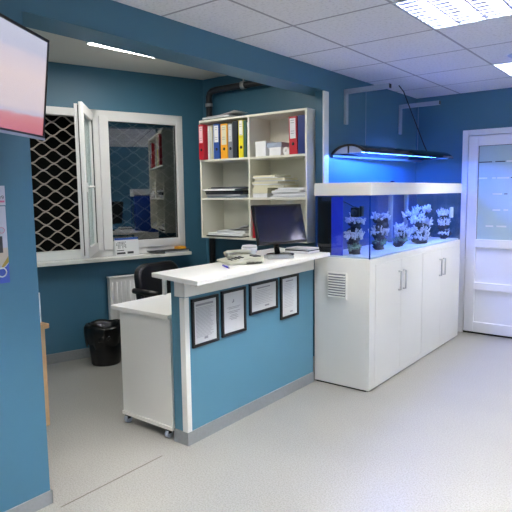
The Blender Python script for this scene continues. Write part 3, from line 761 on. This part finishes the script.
pile('top_paper', '', 'paper', -3.29, 3.84, BZ1 + .0005, (
    ('dark folder lying on top of the bookcase', .26, .22, .008, DGREY, .1, .0, 0),
    ('white papers lying on top of the bookcase', .32, .24, .016, PAPERG, -.04, -.03, -.01)), 'papers on top of the bookcase')
curl('curled_sheet', 'pale sheet curling up on top of the bookcase', (-3.26, 3.80, BZ1 + .0255), .30, .2, .03, .05, PAPERG)

# ------------------------------------------------------------------ things on the counter
mo = thing('computer_monitor', 'black flat computer monitor on the counter in front of the bookcase', 'monitor', (-2.258, 3.175, .999), 1.27)
mw, mh = .212, .14
scr = bpy.data.objects.new('display', None)
MT = Matrix.Translation((0, -.01, .222)) @ Matrix.Rotation(-.27, 4, 'X')
MB().box(-mw, mw, -.0, .028, -mh, mh, MT).build('monitor_housing', BLACKP, mo, .004)
LCD = mat('dark_lcd', rgb(7, 11, 44), .10, var=0)
MB().box(-mw + .012, mw - .012, -.0025, 0, -mh + .018, mh - .012, MT).build('monitor_screen', LCD, mo)
MB().tube([(0, .03, .16), (0, .05, .08), (0, .03, .01)], .02, 12).build('monitor_neck', BLACKG, mo)
MB().lathe([(0, 0), (.105, 0), (.11, .006), (.10, .012), (0, .016)], 32, Matrix.Diagonal((1, .8, 1, 1))).build('monitor_base', BLACKG, mo)

tray = thing('clear_tray', 'flat silvery grey tray in front of the monitor foot', 'tray', (-2.165, 3.03, .999), .9)
MB().box(-.09, .09, -.055, .055, 0, .006).box(-.09, .09, -.055, -.05, .006, .02).box(-.09, .09, .05, .055, .006, .02).box(-.09, -.085, -.05, .05, .006, .02).box(.085, .09, -.05, .05, .006, .02).build('tray_body', METAL, tray, .001)
MB().box(-.05, .03, -.03, .02, .006, .012).build('tray_insert', PAPERG, tray)

tp = thing('desk_telephone', 'beige desk telephone with handset, in the middle of the white counter top', 'telephone', (-2.235, 2.72, .999), -.5)
MY2 = Matrix(((0, 0, 1, 0), (1, 0, 0, 0), (0, 1, 0, 0), (0, 0, 0, 1)))
MB().prism([(-.13, 0), (.10, 0), (.10, .042), (.03, .040), (-.13, .014)], -.12, .12, MY2).build('phone_body', BEIGE, tp, .006)
kp = MB()
for i in range(4):
    for j in range(3):
        y = -.09 + i * .024; z = .0145 + (y + .13) * .1625
        kp.box(-.02 + j * .026, -.002 + j * .026, y, y + .014, z, z + .005)
kp.build('keypad', DGREY, tp, .001)
MB().box(-.105, -.045, -.07, .06, .022, .046).build('handset_cradle', BEIGE, tp, .006)
MB().tube([(-.075, -.085, .046), (-.075, -.065, .056), (-.075, -.01, .062), (-.075, .06, .058), (-.075, .085, .050)], [.02, .017, .012, .017, .02], 12).build('handset', BEIGE, tp)
MB().box(.02, .10, .045, .09, .040, .047).build('phone_display', DGREY, tp, .002)
pts = [(.13 + .006 * cos(i * 1.2) + .0004 * i, -.02 + i * .0015, .012 + .006 * sin(i * 1.2)) for i in range(60)]
MB().tube(pts, .0022, 5).build('coiled_cord', BLACKP, tp)
cup = thing('glass_dish', 'small white round dish behind the telephone', 'dish', (-2.315, 2.900, .999))
MB().lathe([(0, .002), (.03, .0), (.034, .01), (.052, .055), (.054, .075), (.050, .075), (.03, .012), (0, .01)], 28).build('dish_bowl', PAPER, cup)
MB().lathe([(.046, .066), (.052, .08), (.048, .09), (.02, .094), (0, .094)], 28).build('dish_lid', PAPERG, cup)
pn = thing('ballpoint_pen', 'violet ballpoint pen lying on the counter top near its front corner', 'pen', (-2.147, 2.47, 1.004), radians(-32))
MB().tube([(-.075, 0, 0), (.045, 0, 0)], .0052, 8).build('pen_barrel', PURPLE, pn)
MB().tube([(.045, 0, 0), (.06, 0, 0)], [.005, .0018], 8).build('pen_tip', METAL, pn)
MB().box(-.075, -.035, -.0015, .0015, .0045, .007).build('pen_clip', METAL, pn)
pile('counter_paper', '', 'paper', -2.19, 3.40, .999, (
    ('white papers on the counter beside the aquarium, below the bookcase', .20, .16, .018, PAPER, .0, -.03, 0),
    ('dark folder over the white papers on the counter by the aquarium', .20, .15, .008, DGREY, .03, -.03, 0),
    ('topmost white papers of the counter pile by the aquarium', .19, .15, .012, PAPERG, -.03, -.03, .005)), 'papers on the counter by the aquarium')

# ------------------------------------------------------------------ things on the window sill
zs = ZB - .002 + .0005
cal = thing('desk_calendar', 'white tent calendar with blue top edge, on the window sill', 'calendar', wpt(.245, .062, zs), WZ + .05)
MB().prism([(.022, 0), (.025, 0), (.006, .165), (.003, .165)], -.115, .115, Matrix(((1, 0, 0, 0), (0, 0, 1, 0), (0, 1, 0, 0), (0, 0, 0, 1)))).build('front_leaf', PAPER, cal)
MB().prism([(-.022, 0), (-.019, 0), (.003, .165), (0, .165)], -.115, .115, Matrix(((1, 0, 0, 0), (0, 0, 1, 0), (0, 1, 0, 0), (0, 0, 0, 1)))).build('rear_leaf', PAPER, cal)
def onleaf(mb, ya, yb, ta, tb):
    # quad strips on the sloping front leaf; t = fraction of height
    def p(t, o): return (.025 + (.006 - .025) * t + o, .165 * t)
    (xa, za), (xb, zb) = p(ta, .0008), p(tb, .0008)
    mb.prism([(xa, za), (xa - .001, za), (xb - .001, zb), (xb, zb)], ya, yb, Matrix(((1, 0, 0, 0), (0, 0, 1, 0), (0, 1, 0, 0), (0, 0, 0, 1))))
q = MB(); onleaf(q, -.115, .115, .88, 1.0); q.build('blue_heading', BLUEC, cal)
q = MB(); rn = random.Random(2)
for i in range(7):
    for j in range(5):
        if rn.random() < .75: onleaf(q, -.10 + i * .014, -.092 + i * .014, .44 + j * .075, .48 + j * .075)
onleaf(q, -.1, -.02, .12, .22); onleaf(q, .0, .06, .12, .24); onleaf(q, -.1, -.03, .3, .34)
q.build('printed_rows', INKD, cal)
fo = thing('sill_folder', 'dark grey folder lying at the right end of the window sill', 'folder', wpt(.70, .07, zs), WZ)
MB().prism([(-.05, -.24), (.06, -.20), (.055, .16), (-.05, .16)], .02, .026).build('dark_cover', DGREY, fo)
MB().box(-.048, .05, -.10, .15, 0, .02).build('inner_sheets', PAPERG, fo, .001)
ye = tag(MB().box(-.05, .02, -.045, .045, 0, .022).build('yellow_pad', ORANGE, None, .002), 'small yellow pad on the dark folder at the right end of the sill', 'notepad')
ye.location = wpt(.79, .07, zs + .0265); ye.rotation_euler = (0, 0, WZ)

# ------------------------------------------------------------------ TV and posters on the partition
tv = thing('television', 'wall-mounted television with a lilac and pink picture, at the upper left', 'television', (-2.098, 1.296, 1.668), 0)
# local x runs along the screen (towards camera-left), y out of the screen face
R_ = radians(31.3)
tvm = Matrix((( sin(R_), cos(R_), 0), (-cos(R_), sin(R_), 0), (0, 0, 1))).transposed()
ux = Vector((sin(R_), -cos(R_), 0)); uy = Vector((cos(R_), sin(R_), 0)); uz = Vector((0, 0, 1))
tl = radians(6.5); uzt = (uz * cos(tl) + uy * sin(tl)); uyt = (uy * cos(tl) - uz * sin(tl))
# ux x uyt = -uzt, so build with mirrored x: local x = -ux
Mx = Matrix((-ux, uyt, uzt)).transposed().to_4x4()
tv.matrix_world = Matrix.Translation(tv.location) @ Mx
TW, THT = .70, .390
MB().box(-TW, 0, -.035, 0, 0, .012).box(-TW, 0, -.035, 0, THT - .012, THT).box(-.010, 0, -.035, 0, .012, THT - .012).box(-TW, -TW + .01, -.035, 0, .012, THT - .012).box(-TW + .01, -.01, -.035, -.012, .012, THT - .012).build('tv_housing', BLACKP, tv, .002)
MB().box(-TW + .01, -.010, -.012, -.004, 0, THT - .024).build('screen', SCREEN, tv, loc=(0, 0, .012))
MB().box(-TW, 0, -.004, .002, -.006, .004).build('silver_edge', GREYM, tv)
MB().box(-.45, -.25, -.06, -.035, .1, .3).build('mount_plate', BLACKP, tv)
arm = MB().box(XW + .001, XW + .02, 1.04, 1.16, 1.80, 1.96).tube([(XW + .02, 1.10, 1.88), (-2.14, 1.08, 1.88), (-2.045, 1.04, 1.865)], .018, 10).build('swing_arm', BLACKP, tv)
arm.matrix_parent_inverse = (Matrix.Translation(Vector((-2.098, 1.296, 1.668))) @ Mx).inverted()

def poster(label, y0, y1, z0, z1, draw):
    t = thing('wall_poster', label, 'poster', (XW, y1, z0), 0, 'posters on the left partition')
    MB().box(0, .003, y0 - y1, 0, 0, z1 - z0).build('sheet', mat('poster_pale', rgb(196, 198, 214), .5), t)
    draw(t, y1 - y0, z1 - z0)
def tri(t, name, poly, m, d=.0035):
    MB().prism([(p[0], p[1]) for p in poly], .003, d, MY).build(name, m, t)
def d1(t, w, h):
    tri(t, 'pink_band', [(-w, .012), (-.004, .012), (-.004, .02), (-w, .02)], mat('poster_pink', rgb(206, 110, 150), .5))
    q = MB()
    for cy in (-.012, -.026):      # two closed round digits
        q.tube([(.0042, cy + .004 * cos(a * pi / 6), .036 + .004 * sin(a * pi / 6)) for a in range(12)], .0011, 5, closed=True)
        q.tube([(.0042, cy + .004, .036), (.0042, cy + .003, .029), (.0042, cy - .002, .027)], .0011, 5)
    q.build('digits', INKD, t)
def d2(t, w, h):
    tri(t, 'blue_foot', [(-w, 0), (0, 0), (0, .085), (-.012, .07), (-.03, .06), (-w, .06)], TEALRIM)
    tri(t, 'gold_stripe', [(-.03, .062), (0, .087), (0, .115), (-.035, .068)], mat('poster_gold', rgb(176, 150, 70), .5))
    tri(t, 'beige_field', [(-w, .11), (-.03, .075), (0, .118), (0, .15), (-w, .15)], mat('poster_beige', rgb(206, 196, 180), .5))
    tri(t, 'dark_device', [(-w, .13), (-.022, .13), (-.022, .20), (-w, .20)], INKD, .004)
    q = MB().tube([(.0036, -.032 + .019 * cos(a * pi / 10), .047 + .019 * sin(a * pi / 10)) for a in range(20)], .003, 6, closed=True); q.build('round_emblem', PAPER, t)
    q = MB().tube([(.0036, -.022 + .012 * cos(a * pi / 8), .225 + .012 * sin(a * pi / 8)) for a in range(16)], .0015, 5, closed=True); q.build('pink_ring', mat('poster_rose', rgb(206, 130, 160), .5), t)
poster('small pale poster strip above the larger poster on the left partition', .90, 1.213, 1.400, 1.482, d1)
poster('larger pale poster with blue foot on the left partition', .88, 1.211, 1.070, 1.396, d2)
